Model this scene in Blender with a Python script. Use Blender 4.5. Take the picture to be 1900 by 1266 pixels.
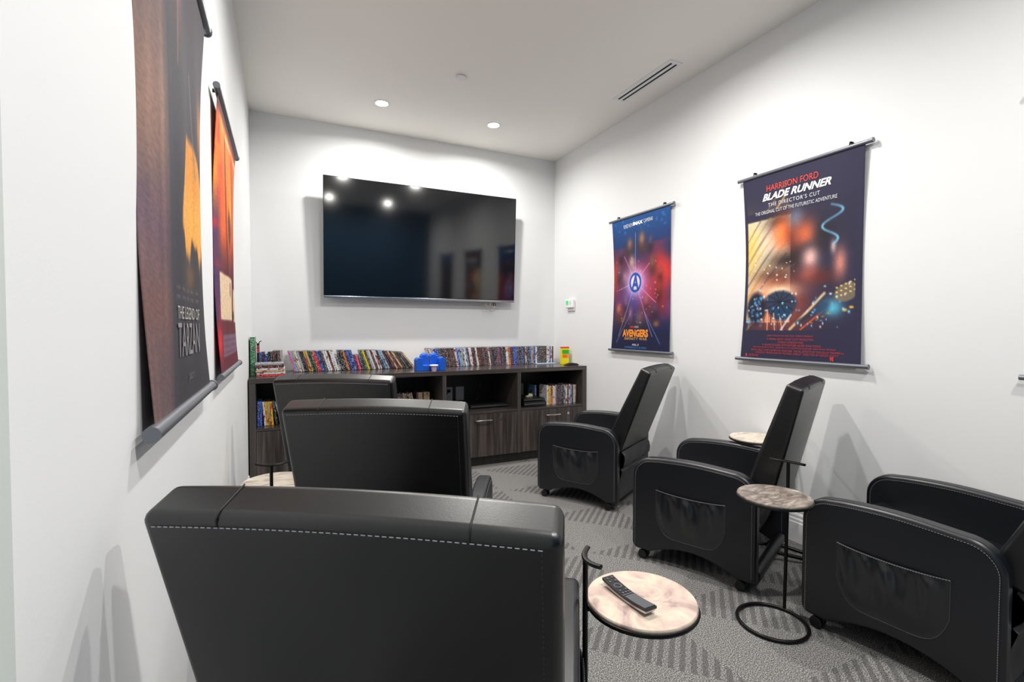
import bpy, bmesh, math, random
import numpy as np
from mathutils import Vector, Matrix, Euler
random.seed(7)
for o in list(bpy.data.objects): bpy.data.objects.remove(o)
SC = bpy.context.scene
COL = SC.collection
S = 1.05                       # layout units to metres
PI = math.pi
W, H, D = 2.567, 2.669, 4.047  # room width, ceiling height, far wall
Y0 = -0.6                      # wall behind the camera

# ---------------------------------------------------------------- camera
yaw, pitch, roll = 0.442085, -0.0281366, 0.0017597
fwd = Vector((math.sin(yaw)*math.cos(pitch), math.cos(yaw)*math.cos(pitch), math.sin(pitch)))
rt = Vector((math.cos(yaw), -math.sin(yaw), 0)); up = rt.cross(fwd)
r2 = math.cos(roll)*rt + math.sin(roll)*up; u2 = -math.sin(roll)*rt + math.cos(roll)*up
cam = bpy.data.cameras.new('camera'); co = bpy.data.objects.new('camera', cam); COL.objects.link(co)
co.matrix_world = Matrix(((r2.x, u2.x, -fwd.x, 0.20246*S), (r2.y, u2.y, -fwd.y, 0), (r2.z, u2.z, -fwd.z, 1.08974*S), (0, 0, 0, 1)))
cam.sensor_width = 36; cam.sensor_fit = 'HORIZONTAL'; cam.lens = 901.294/1900*36; cam.clip_start = .02
SC.camera = co

# ---------------------------------------------------------------- world, lights, exposure
wd = bpy.data.worlds.new('world'); SC.world = wd; wd.use_nodes = True
wd.node_tree.nodes['Background'].inputs[0].default_value = (.9, .95, 1, 1)
wd.node_tree.nodes['Background'].inputs[1].default_value = .05
LAMPS = [(x, y) for y in (3.53, 1.78, 0.03) for x in (0.8557, 1.7113)]
for i, (x, y) in enumerate(LAMPS):
    l = bpy.data.lights.new('downlight_lamp', 'AREA'); l.shape = 'DISK'; l.size = .075*S
    l.energy = (14.5 if y > 3 else 18.5)*S*S; l.color = (1, .975, .94); l.spread = math.radians(166)
    o = bpy.data.objects.new('downlight_lamp', l); COL.objects.link(o); o.location = (x*S, y*S, (H-.012)*S)
SC.view_settings.view_transform = 'Standard'; SC.view_settings.look = 'None'
SC.view_settings.gamma = 1; SC.view_settings.use_curve_mapping = False
SC.view_settings.exposure = 0.13

# ---------------------------------------------------------------- helpers
def lin(c):
    return tuple(((v/255)/12.92 if v/255 <= .04045 else ((v/255+.055)/1.055)**2.4) for v in c[:3])
def mat(name, rgb, rough=.5, metal=0, spec=.5, bump=None, emit=None, coat=0):
    m = bpy.data.materials.new(name); m.use_nodes = True; nt = m.node_tree; b = nt.nodes['Principled BSDF']
    b.inputs['Base Color'].default_value = (*lin(rgb), 1); b.inputs['Roughness'].default_value = rough
    b.inputs['Metallic'].default_value = metal; b.inputs['Specular IOR Level'].default_value = spec
    if coat: b.inputs['Coat Weight'].default_value = coat
    if emit: b.inputs['Emission Color'].default_value = (*lin(emit[0]), 1); b.inputs['Emission Strength'].default_value = emit[1]
    if bump:
        sc, st, dist = bump
        tc = nt.nodes.new('ShaderNodeTexCoord'); n = nt.nodes.new('ShaderNodeTexNoise'); n.inputs['Scale'].default_value = sc; n.inputs['Detail'].default_value = 4
        bp = nt.nodes.new('ShaderNodeBump'); bp.inputs['Strength'].default_value = st; bp.inputs['Distance'].default_value = dist
        nt.links.new(tc.outputs['Object'], n.inputs['Vector']); nt.links.new(n.outputs['Fac'], bp.inputs['Height']); nt.links.new(bp.outputs['Normal'], b.inputs['Normal'])
    return m
def ramp(nt, stops, interp='LINEAR'):
    r = nt.nodes.new('ShaderNodeValToRGB'); cr = r.color_ramp; cr.interpolation = interp
    while len(cr.elements) < len(stops): cr.elements.new(.5)
    for e, (p, c) in zip(cr.elements, stops): e.position = p; e.color = (*lin(c), 1)
    return r

class MB:
    """collects shapes into one mesh"""
    def __init__(s): s.bm = bmesh.new()
    def box(s, x0, x1, y0, y1, z0, z1):
        v = [s.bm.verts.new((x, y, z)) for z in (z0, z1) for y in (y0, y1) for x in (x0, x1)]
        for f in ((0, 2, 3, 1), (4, 5, 7, 6), (0, 1, 5, 4), (2, 6, 7, 3), (0, 4, 6, 2), (1, 3, 7, 5)): s.bm.faces.new([v[i] for i in f])
        return s
    def frame(s, a, b):
        a = Vector(a); b = Vector(b); d = (b-a).normalized(); t = Vector((0, 0, 1)) if abs(d.z) < .9 else Vector((1, 0, 0))
        u = d.cross(t).normalized(); return u, d.cross(u).normalized()
    def tube(s, pts, r, n=10, closed=False, caps=True, flat=1):
        pts = [Vector(p) for p in pts]; m = len(pts); rings = []; pu = None
        for i, p in enumerate(pts):
            a = pts[i-1] if (i > 0 or closed) else p; b = pts[(i+1) % m] if (i < m-1 or closed) else p
            d = (b-a).normalized()
            if pu is None:
                t = Vector((0, 0, 1)) if abs(d.z) < .9 else Vector((1, 0, 0)); u = d.cross(t).normalized()
            else: u = (pu - d*pu.dot(d)).normalized()
            pu = u; w = d.cross(u); rr = r[i] if isinstance(r, (list, tuple)) else r
            rings.append([s.bm.verts.new(p + u*math.cos(2*PI*k/n)*rr + w*math.sin(2*PI*k/n)*rr*flat) for k in range(n)])
        for i in range(m if closed else m-1):
            A = rings[i]; B = rings[(i+1) % m]
            for k in range(n): s.bm.faces.new((A[k], A[(k+1) % n], B[(k+1) % n], B[k]))
        if caps and not closed: s.bm.faces.new(rings[0][::-1]); s.bm.faces.new(rings[-1])
        return s
    def cyl(s, a, b, r, n=24, r1=None): return s.tube([a, b], [r, r if r1 is None else r1], n)
    def lathe(s, prof, cx=0, cy=0, n=32):
        rings = [[s.bm.verts.new((cx+r*math.cos(2*PI*k/n), cy+r*math.sin(2*PI*k/n), z)) for k in range(n)] for r, z in prof]
        for A, B in zip(rings, rings[1:]):
            for k in range(n): s.bm.faces.new((A[k], A[(k+1) % n], B[(k+1) % n], B[k]))
        s.bm.faces.new(rings[0][::-1]); s.bm.faces.new(rings[-1]); return s
    def prism(s, prof, f0, f1):
        """prof: 2-D outline; f0/f1 map it to the two end faces"""
        A = [s.bm.verts.new(f0(*p)) for p in prof]; B = [s.bm.verts.new(f1(*p)) for p in prof]; n = len(prof)
        for k in range(n): s.bm.faces.new((A[k], A[(k+1) % n], B[(k+1) % n], B[k]))
        s.bm.faces.new(A[::-1]); s.bm.faces.new(B); return s
    def grid(s, nu, nv, f):
        g = [[s.bm.verts.new(f(i/(nu-1), j/(nv-1))) for j in range(nv)] for i in range(nu)]
        for i in range(nu-1):
            for j in range(nv-1): s.bm.faces.new((g[i][j], g[i+1][j], g[i+1][j+1], g[i][j+1]))
        return s
    def blob(s, c, rx, ry, rz, n=14, k=10):
        prof = []
        rings = [[s.bm.verts.new((c[0]+rx*math.sin(PI*(j+.5)/k)*math.cos(2*PI*i/n), c[1]+ry*math.sin(PI*(j+.5)/k)*math.sin(2*PI*i/n), c[2]-rz*math.cos(PI*(j+.5)/k))) for i in range(n)] for j in range(k)]
        for A, B in zip(rings, rings[1:]):
            for i in range(n): s.bm.faces.new((A[i], A[(i+1) % n], B[(i+1) % n], B[i]))
        s.bm.faces.new(rings[0][::-1]); s.bm.faces.new(rings[-1]); return s
    def build(s, name, m, parent=None, loc=(0, 0, 0), rz=0, bevel=0, smooth=False, seg=2, sub=0, rot=None, angle=35):
        bm = s.bm
        bmesh.ops.recalc_face_normals(bm, faces=bm.faces)
        bmesh.ops.scale(bm, vec=(S, S, S), verts=bm.verts)
        me = bpy.data.meshes.new(name); bm.to_mesh(me); bm.free()
        o = bpy.data.objects.new(name, me); COL.objects.link(o)
        me.materials.append(m)
        o.location = Vector(loc)*S; o.rotation_euler = rot if rot else (0, 0, rz)
        if parent: o.parent = parent
        if smooth or bevel: me.shade_smooth()
        if bevel:
            b = o.modifiers.new('bevel', 'BEVEL'); b.width = bevel*S; b.segments = seg; b.limit_method = 'ANGLE'; b.angle_limit = math.radians(angle); b.harden_normals = True
        if sub: q = o.modifiers.new('sub', 'SUBSURF'); q.levels = sub; q.render_levels = sub
        if smooth and not bevel:
            try: me.set_sharp_from_angle(angle=math.radians(40))
            except Exception: pass
        return o
def tag(o, label, cat, group=None):
    o['label'] = label; o['category'] = cat
    if group: o['group'] = group
    return o
def struct(o): o['kind'] = 'structure'; return o
def thing(name, label, cat, loc=(0, 0, 0), rz=0, group=None):
    o = bpy.data.objects.new(name, None); COL.objects.link(o); o.location = Vector(loc)*S; o.rotation_euler = (0, 0, rz)
    o.empty_display_size = .05
    return tag(o, label, cat, group)
def dup(root, loc, rz, label, group=None):
    r = root.copy(); COL.objects.link(r); r.location = Vector(loc)*S; r.rotation_euler = (0, 0, rz); r['label'] = label
    if group: r['group'] = group
    for ch in list(root.children):
        c = ch.copy(); COL.objects.link(c); c.parent = r
        for g in list(ch.children):
            d = g.copy(); COL.objects.link(d); d.parent = c
    return r
def dashes(mb, pts, r, dash=.0045, gap=.003):
    """stitches along a polyline"""
    pts = [Vector(p) for p in pts]; L = 0; segs = []
    for a, b in zip(pts, pts[1:]): segs.append((L, L+(b-a).length, a, b)); L += (b-a).length
    def at(t):
        for l0, l1, a, b in segs:
            if t <= l1+1e-9: return a+(b-a)*((t-l0)/max(l1-l0, 1e-9))
        return pts[-1]
    t = 0
    while t+dash < L: mb.tube([at(t), at(t+dash)], r, 5); t += dash+gap
    return mb

# ---------------------------------------------------------------- materials
M = {}
def wall_mat(name, rgb):
    m = mat(name, rgb, .75, spec=.25); nt = m.node_tree; b = nt.nodes['Principled BSDF']
    tc = nt.nodes.new('ShaderNodeTexCoord'); n = nt.nodes.new('ShaderNodeTexNoise'); n.inputs['Scale'].default_value = 220; n.inputs['Detail'].default_value = 3
    bp = nt.nodes.new('ShaderNodeBump'); bp.inputs['Strength'].default_value = .12; bp.inputs['Distance'].default_value = .001
    nt.links.new(tc.outputs['Object'], n.inputs['Vector']); nt.links.new(n.outputs['Fac'], bp.inputs['Height']); nt.links.new(bp.outputs['Normal'], b.inputs['Normal'])
    return m
M['wall'] = wall_mat('wall_paint', (224, 225, 226)); M['ceil'] = wall_mat('ceiling_paint', (246, 243, 236)); M['navy'] = wall_mat('navy_paint', (46, 78, 104))
M['jamb'] = wall_mat('jamb_paint', (196, 202, 199))
M['base'] = mat('baseboard_paint', (238, 238, 240), .35)
M['leather'] = mat('black_leather', (14, 17, 23), .37, spec=.65, bump=(420, .12, .0006))
M['leather_soft'] = mat('gathered_leather', (13, 16, 21), .30, spec=.8)
M['leather2'] = mat('black_leather_back', (5, 6, 8), .36, spec=.8, bump=(380, .12, .0006))
M['grey_fabric'] = mat('dull_grey_backing', (66, 65, 66), .6, spec=.3, bump=(300, .3, .001))
M['stitch'] = mat('grey_stitching', (150, 150, 158), .6)
M['stitch2'] = mat('dark_stitching', (70, 70, 76), .6)
M['thread'] = mat('dark_grey_thread', (66, 66, 70), .6)
M['seam'] = mat('black_seam_thread', (14, 14, 16), .6)  # near-black thread colour of the backrest seam tubes
M['blackmetal'] = mat('black_metal', (22, 21, 21), .38, metal=.6)
M['caster'] = mat('black_plastic', (16, 16, 17), .45)
M['steel'] = mat('brushed_steel', (150, 152, 158), .32, metal=1)
M['rod'] = mat('grey_rod', (120, 123, 130), .38, metal=.55)
M['nickel'] = mat('satin_nickel', (205, 200, 192), .28, metal=1)
M['white_plastic'] = mat('white_plastic', (235, 235, 235), .4)
M['screen'] = mat('tv_screen', (5, 6, 9), .085, spec=1)
M['tvframe'] = mat('tv_frame', (20, 20, 22), .3)
M['bezel'] = mat('silver_bezel', (190, 193, 200), .22, metal=1)
M['black_slot'] = mat('vent_dark', (10, 10, 10), .8)
M['lens'] = mat('lamp_lens', (255, 255, 255), .5, emit=((255, 250, 240), 90))
M['green_lcd'] = mat('green_lcd', (60, 190, 110), .3, emit=((70, 210, 120), .35))
M['cable'] = mat('pale_cable', (168, 162, 152), .5)
M['beige'] = mat('beige_plastic', (205, 200, 165), .5)
M['cover_grey'] = mat('matt_grey_plastic', (74, 76, 80), .45)
M['device'] = mat('black_device', (20, 20, 21), .3)
M['blue_plastic'] = mat('blue_plastic', (20, 90, 200), .35)
M['text_grey'] = mat('small_grey_print', (170, 172, 178), .5)

def wood(name, axis, c0, c1, c2, rough):
    m = mat(name, c1, rough); nt = m.node_tree; b = nt.nodes['Principled BSDF']
    tc = nt.nodes.new('ShaderNodeTexCoord'); mp = nt.nodes.new('ShaderNodeMapping')
    mp.inputs['Scale'].default_value = {'z': (38, 38, 1.6), 'x': (1.6, 60, 60)}[axis]
    n = nt.nodes.new('ShaderNodeTexNoise'); n.inputs['Scale'].default_value = 1; n.inputs['Detail'].default_value = 5; n.inputs['Distortion'].default_value = .6
    r = ramp(nt, [(.3, c0), (.5, c1), (.72, c2)])
    nt.links.new(tc.outputs['Object'], mp.inputs['Vector']); nt.links.new(mp.outputs['Vector'], n.inputs['Vector'])
    nt.links.new(n.outputs['Fac'], r.inputs['Fac']); nt.links.new(r.outputs['Color'], b.inputs['Base Color'])
    return m
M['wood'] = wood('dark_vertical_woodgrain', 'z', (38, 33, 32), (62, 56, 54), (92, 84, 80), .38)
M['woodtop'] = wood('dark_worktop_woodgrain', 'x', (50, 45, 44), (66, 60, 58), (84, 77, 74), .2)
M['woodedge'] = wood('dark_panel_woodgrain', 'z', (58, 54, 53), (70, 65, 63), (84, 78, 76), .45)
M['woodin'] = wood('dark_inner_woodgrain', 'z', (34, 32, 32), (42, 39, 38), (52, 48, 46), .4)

def carpet():
    m = mat('grey_carpet', (120, 120, 120), .95, spec=.1); nt = m.node_tree; b = nt.nodes['Principled BSDF']; N = nt.nodes.new; L = nt.links.new
    tc = N('ShaderNodeTexCoord'); sep = N('ShaderNodeSeparateXYZ')
    mp = N('ShaderNodeMapping'); mp.inputs['Rotation'].default_value = (0, 0, math.radians(-44)); L(tc.outputs['Object'], mp.inputs['Vector']); L(mp.outputs['Vector'], sep.inputs[0])
    def mth(op, a, c=None, d=None):
        x = N('ShaderNodeMath'); x.operation = op
        for i, v in enumerate((a, c, d)):
            if v is None: continue
            if isinstance(v, (int, float)): x.inputs[i].default_value = v
            else: L(v, x.inputs[i])
        return x.outputs[0]
    al, ac = mth('DIVIDE', sep.outputs[0], S), mth('DIVIDE', sep.outputs[1], S)         # along, across the ribs
    nz = N('ShaderNodeTexNoise'); nz.inputs['Scale'].default_value = 90; L(tc.outputs['Object'], nz.inputs['Vector'])
    wob = mth('MULTIPLY', mth('SUBTRACT', nz.outputs['Fac'], .5), .010)
    rib = mth('GREATER_THAN', mth('FRACT', mth('DIVIDE', mth('ADD', ac, wob), .035)), .5)
    row = mth('FLOOR', mth('DIVIDE', al, .35))
    even = mth('SUBTRACT', 1, mth('MODULO', mth('ABSOLUTE', row), 2))
    dist = mth('PINGPONG', mth('ADD', mth('ADD', ac, 7.0), mth('MULTIPLY', even, .35)), .35)
    f_ = mth('SUBTRACT', al, mth('MULTIPLY', row, .35))
    msk = mth('MULTIPLY', rib, mth('LESS_THAN', mth('ADD', mth('ADD', f_, dist), wob), .32))
    fine = N('ShaderNodeTexNoise'); fine.inputs['Scale'].default_value = 260; fine.inputs['Detail'].default_value = 3; L(tc.outputs['Object'], fine.inputs['Vector'])
    big = N('ShaderNodeTexNoise'); big.inputs['Scale'].default_value = 3; L(tc.outputs['Object'], big.inputs['Vector'])
    ra = ramp(nt, [(.36, (56, 56, 57)), (.5, (112, 111, 110)), (.64, (172, 171, 169))]); L(fine.outputs['Fac'], ra.inputs['Fac'])
    rb = ramp(nt, [(.36, (62, 62, 63)), (.5, (92, 91, 91)), (.64, (124, 123, 122))]); L(fine.outputs['Fac'], rb.inputs['Fac'])
    mx = N('ShaderNodeMix'); mx.data_type = 'RGBA'; L(msk, mx.inputs['Factor']); L(ra.outputs['Color'], mx.inputs['A']); L(rb.outputs['Color'], mx.inputs['B'])
    L(mx.outputs['Result'], b.inputs['Base Color'])
    bp = N('ShaderNodeBump'); bp.inputs['Strength'].default_value = .5; bp.inputs['Distance'].default_value = .003
    hh = mth('SUBTRACT', fine.outputs['Fac'], mth('MULTIPLY', msk, .3)); L(hh, bp.inputs['Height']); L(bp.outputs['Normal'], b.inputs['Normal'])
    return m
M['carpet'] = carpet()

def stone(name, stops, sc):
    m = mat(name, stops[0][1], .42); nt = m.node_tree; b = nt.nodes['Principled BSDF']; L = nt.links.new
    tc = nt.nodes.new('ShaderNodeTexCoord'); mp = nt.nodes.new('ShaderNodeMapping'); mp.inputs['Scale'].default_value = sc
    n = nt.nodes.new('ShaderNodeTexNoise'); n.inputs['Scale'].default_value = 1; n.inputs['Detail'].default_value = 9; n.inputs['Roughness'].default_value = .65; n.inputs['Distortion'].default_value = 1.2
    oi = nt.nodes.new('ShaderNodeObjectInfo'); av = nt.nodes.new('ShaderNodeVectorMath'); av.operation = 'ADD'
    L(tc.outputs['Object'], mp.inputs['Vector']); L(mp.outputs['Vector'], av.inputs[0]); L(oi.outputs['Random'], av.inputs[1]); L(av.outputs[0], n.inputs['Vector'])
    r = ramp(nt, stops); L(n.outputs['Fac'], r.inputs['Fac']); L(r.outputs['Color'], b.inputs['Base Color'])
    return m
M['stone_pink'] = stone('pale_pinkish_stone', [(.28, (84, 76, 70)), (.38, (150, 130, 124)), (.47, (186, 162, 152)), (.58, (200, 186, 168)), (.70, (208, 198, 180))], (7, 7, 7))
M['stone_grey'] = stone('grey_brown_stone', [(.3, (70, 62, 58)), (.45, (112, 102, 95)), (.58, (150, 140, 130)), (.7, (196, 186, 172))], (14, 26, 14))
M['stone_cream'] = stone('cream_stone', [(.3, (150, 138, 124)), (.5, (205, 194, 178)), (.7, (226, 218, 202))], (10, 24, 10))

# ---------------------------------------------------------------- room shell
T = .08
struct(MB().box(-T, W+T, Y0-T, D+T, -.05, 0).build('floor', M['carpet']))
struct(MB().box(-T, W+T, Y0-T, D+T, H, H+.05).build('ceiling', M['ceil']))
struct(MB().box(-T, 0, Y0-T, D+T, 0, H).build('wall_left', M['wall']))
struct(MB().box(W, W+T, Y0-T, D+T, 0, H).build('wall_right', M['wall']))
struct(MB().box(0, W, D, D+T, 0, H).build('wall_back', M['wall']))
struct(MB().box(0, W, Y0-T, Y0, 0, H).build('wall_front', M['navy']))
struct(MB().box(0, .03, Y0, .456, 0, H).build('trim_1', M['jamb'], bevel=.002))
def baseboard(name, rz, loc, L):
    prof = [(0, 0), (.014, 0), (.014, .098), (.011, .104), (.011, .116), (.007, .122), (.007, .136), (.003, .144), (0, .146)]
    struct(MB().prism(prof, lambda a, b: (0, -a, b), lambda a, b: (L, -a, b)).build(name, M['base'], loc=loc, rz=rz))
baseboard('baseboard_right', -PI/2, (W, D-.56, 0), D-.56-Y0)
baseboard('baseboard_left', PI/2, (0, .456, 0), D-.56-.456)
baseboard('baseboard_front', PI, (W-.015, Y0, 0), W-.05)

# ---------------------------------------------------------------- ceiling fittings
ldesc = {(3.53, 0): 'round recessed ceiling light above the television, nearer the left wall', (3.53, 1): 'round recessed ceiling light above the television, nearer the right wall',
         (1.78, 0): 'round recessed ceiling light over the middle of the room, left one', (1.78, 1): 'round recessed ceiling light over the middle of the room, right one',
         (.03, 0): 'round recessed ceiling light near the dark blue wall, left one', (.03, 1): 'round recessed ceiling light near the dark blue wall, right one'}
dl = None
for x, y in LAMPS:
    lab = ldesc[(y, int(x > 1))]
    if dl is None:
        dl = thing('recessed_light', lab, 'ceiling light', (x, y, H), 0, 'recessed ceiling lights')
        MB().tube([(.046*math.cos(a), .046*math.sin(a), -.002) for a in np.linspace(0, 2*PI, 33)[:-1]], .005, 8, closed=True, flat=.5).build('trim_ring', M['white_plastic'], dl, smooth=True)
        MB().cyl((0, 0, -.004), (0, 0, -.0005), .042, 32).build('lens', M['lens'], dl)
    else: dup(dl, (x, y, H), 0, lab)
sd = thing('sprinkler_cover', 'small white round cover plate on the ceiling between the lights and the vent', 'sprinkler', (1.24, 2.945, H))
MB().lathe([(.020, -.002), (.020, 0)]).build('collar', M['white_plastic'], sd)
MB().lathe([(.030, -.013), (.032, -.011), (.032, -.006), (.030, -.004)]).build('cover_disc', M['white_plastic'], sd, smooth=True)
vt = thing('air_vent', 'long white linear slot vent in the ceiling beside the right wall', 'vent', (2.333, 2.503, H))
MB().box(-.05, .05, -.277, .277, -.0045, 0).build('frame', M['white_plastic'], vt, bevel=.002)
for sx in (-.016, .021): MB().box(sx-.0065, sx+.0065, -.252, .252, -.0056, -.0044).build('slot', M['black_slot'], vt)

# ---------------------------------------------------------------- television
TVW, TVH = 1.60, .915
tv = thing('television', 'large black flat screen television hung on the white end wall', 'television', (1.29, D, 1.77))
tl = math.radians(2.7); R = Euler((tl, 0, 0))
yc = -.122
def tvp(b, name, m, **k): return b.build(name, m, tv, loc=(0, yc, 0), rot=R, **k)
body = tvp(MB().box(-TVW/2, TVW/2, 0, .018, -TVH/2, TVH/2).box(-.62, .62, .018, .05, -.40, .12), 'body', M['tvframe'], bevel=.002)
tvp(MB().box(-TVW/2+.004, TVW/2-.004, -.0012, .0005, -TVH/2+.022, TVH/2-.004), 'screen', M['screen'])
tvp(MB().box(-TVW/2, TVW/2, -.003, .014, -TVH/2-.001, -TVH/2+.016), 'bottom_bezel', M['bezel'], bevel=.002)
MB().box(-.25, .25, -.02, -.002, -.2, .2).box(-.2, -.16, -.085, -.01, -.19, .19).box(.16, .2, -.085, -.01, -.19, .19).build('wall_bracket', M['blackmetal'], tv)
cb = MB()
for k, (x0, w, h) in enumerate(((.555, .022, .05), (.575, .03, .085), (.60, .02, .06))):
    cb.tube([(x0+w*math.sin(a)*1.1+.006*math.cos(2*a), -.075-.006*k, -.445-h*(1-math.cos(a))/2) for a in np.linspace(-PI*.98, PI*.98, 30)], .003, 6)
cb.build('cable_loop', M['cable'], tv, smooth=True)
tvc = MB().box(.605, .63, -.08, -.05, -.49, -.462).build('plug', M['caster'], tv)

# ---------------------------------------------------------------- thermostat
th = thing('thermostat', 'white wall thermostat with green display near the far right corner', 'thermostat', (W, 3.735, 1.30), -PI/2)
MB().box(-.055, .055, -.012, 0, -.062, .03).build('back_plate', M['white_plastic'], th, bevel=.004)
MB().box(-.062, .062, -.034, -.010, -.035, .045).build('housing', M['white_plastic'], th, bevel=.008, seg=3)
MB().box(-.045, -.005, -.0355, -.034, -.008, .03).build('display', M['green_lcd'], th)
for z in (.012, -.004): MB().box(.022, .03, -.036, -.034, z, z+.008).build('button', M['rod'], th)

# ---------------------------------------------------------------- cabinets and worktop
CF = 3.494; CT = .76; cd = D-.001-CF
x0s = [.007, .655+.015, 1.298, 1.922]; x1s = [.670, 1.298, 1.922, 2.566]
clabs = ['dark woodgrain cabinet unit against the left wall, shelf of video cases over a drawer',
         'dark woodgrain cabinet unit behind the farthest left recliner, one shelf over a drawer',
         'dark woodgrain cabinet unit with two white outlets in its open bay over a locked drawer',
         'dark woodgrain cabinet unit beside the right wall with stacked black boxes over a locked drawer']
SH = .435
for i in range(4):
    a, b = x0s[i], x1s[i]; w = b-a
    c = thing('storage_cabinet', clabs[i], 'cabinet', (a, CF, 0), 0, 'storage cabinets under the worktop')
    tL = .038 if i == 0 else .0145; tR = .038 if i == 3 else .0145
    zt = CT-.034
    MB().box(0.0005, tL, 0, cd, .078, zt).build('side_panel', M['woodedge'], c, bevel=.0008)
    MB().box(w-tR, w-.0005, 0, cd, .078, zt).build('side_panel', M['woodedge'], c, bevel=.0008)
    MB().box(tL, w-tR, .004, cd-.012, SH-.018, SH).build('shelf', M['woodtop'], c, bevel=.0008)
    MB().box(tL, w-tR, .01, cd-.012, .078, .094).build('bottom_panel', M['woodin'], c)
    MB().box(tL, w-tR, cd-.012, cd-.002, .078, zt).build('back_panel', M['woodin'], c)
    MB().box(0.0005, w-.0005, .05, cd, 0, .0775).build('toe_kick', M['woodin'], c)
    dr = MB().box(tL+.002, w-tR-.002, .001, .019, .082, SH-.021).build('drawer_front', M['wood'], c, bevel=.0008)
    hx = (tL+w-tR)/2 + (.0 if i != 2 else 0); hz = .365
    MB().tube([(hx-.064, 0, hz), (hx-.064, -.02, hz+.001), (hx-.055, -.026, hz+.002), (hx+.055, -.026, hz+.002), (hx+.064, -.02, hz+.001), (hx+.064, 0, hz)], .0052, 8).build('handle', M['nickel'], dr, smooth=True)
    lk = MB().cyl((hx+.15, .002, hz+.002), (hx+.15, -.005, hz+.002), .0105, 20).build('lock', M['nickel'], dr)
tag(MB().box(.007, 2.566, -.001, cd, CT-.033, CT).build('worktop', M['woodtop'], loc=(0, CF, 0), bevel=.001), 'long dark woodgrain worktop lined with video cases below the television', 'worktop')
def outlet(name, lab, x, z, kind):
    t = thing(name, lab, 'outlet', (x, CF+cd-.0125, z))
    MB().box(-.037, .037, -.006, 0, -.06, .06).build('cover_plate', M['white_plastic'], t, bevel=.002)
    if kind:
        for zz in (-.027, .027):
            f = MB().box(-.016, .016, -.008, -.005, zz-.016, zz+.016).build('socket', M['white_plastic'], t, bevel=.002)
            MB().box(-.008, -.005, -.0085, -.0078, zz-.002, zz+.009).box(.005, .008, -.0085, -.0078, zz-.002, zz+.009).build('slot', M['black_slot'], f)
    else: MB().box(-.017, .017, -.0075, -.005, -.034, .034).build('insert', M['white_plastic'], t, bevel=.001)
    return t
outlet('power_outlet', 'white double power outlet with a black plug, inside the cabinet bay behind the recliners', 1.50, .51, 1)
outlet('blank_wall_plate', 'blank white wall plate right of the plugged outlet in the cabinet bay', 1.605, .51, 0)
outlet('power_outlet', 'white outlet at the left of the bay that holds the stacked black boxes', 2.00+.19, .51, 1)
tag(MB().box(-.013, .013, -.03, -.009, -.012, .012).tube([(0, -.028, 0), (-.01, -.045, -.004), (-.03, -.05, -.02), (-.05, -.05, -.06), (-.06, -.06, -.075)], .003, 8).build('power_plug', M['caster'], loc=(1.50, CF+cd-.0125, .537), bevel=.003), 'black power plug and cord pushed in the upper socket of the cabinet outlet', 'plug')
tag(MB().tube([(.028*math.cos(a)*(1-.02*k), -.004-.001*k, .03*math.sin(a)+.0) for k, a in enumerate(np.linspace(-1.2, 3.9, 26))]+[(-.02, -.01, -.03), (-.03, -.03, -.07), (-.06, -.06, -.1), (-.05, -.12, -.118)], .0026, 6).build('wall_cable', M['rod'], loc=(1.80, CF+cd-.02, .555), smooth=True), 'thin grey looped cable on the back of the cabinet bay, right of the blank plate', 'cable')

def device(name, lab, x, y, z, w, d, h, rz=0):
    t = thing(name, lab, 'media player', (x, y, z), rz)
    MB().box(-w/2, w/2, -d/2, d/2, .004, h).build('case', M['device'], t, bevel=.003)
    MB().box(-w/2+.004, w/2-.004, -d/2-.0015, -d/2+.001, h*.50, h*.62).build('trim_line', M['rod'], t)
    MB().box(-w/2+.01, w/2-.01, -d/2-.001, -d/2+.001, .007, h*.42).build('front_panel', M['tvframe'], t)
    for sx in (-1, 1):
        for sy in (-1, 1): MB().cyl((sx*(w/2-.02), sy*(d/2-.02), 0), (sx*(w/2-.02), sy*(d/2-.02), .004), .008, 12).build('foot', M['caster'], t)
    return t
device('media_player', 'flat black media box in the middle cabinet bay under the looped cable', 1.72, 3.74, SH, .33, .22, .03)
device('media_player', 'lower of the two stacked black boxes beside the right shelf of cases', 2.085, 3.66, SH, .20, .25, .042)
device('media_player', 'upper of the two stacked black boxes with a small beige gadget on top', 2.085, 3.665, SH+.042, .195, .24, .026)
g = thing('small_gadget', 'small beige plastic gadget lying on the upper black box', 'gadget', (2.09, 3.64, SH+.068), .5)
MB().box(-.04, .0, -.012, .012, 0, .012).build('handle', M['beige'], g, bevel=.004)
MB().prism([(0, 0), (.035, 0), (.028, .02), (.012, .026), (0, .016)], lambda a, b: (a, -.014, b), lambda a, b: (a, .014, b)).build('head', M['beige'], g, bevel=.003)
cbl = MB()
for k in range(5):
    cbl.tube([(.008*k, -.02*k, .01+.006*(k % 3)), (-.03, .01*k, .03+.004*k), (-.05+.01*k, .05, .02), (-.03, .1, .012+.003*k)], .003, 6)
tag(cbl.build('tangled_cable', M['caster'], loc=(1.97, 3.72, SH), smooth=True), 'tangle of black cables left of the two stacked black boxes', 'cable')
for k in range(3): pass
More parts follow.
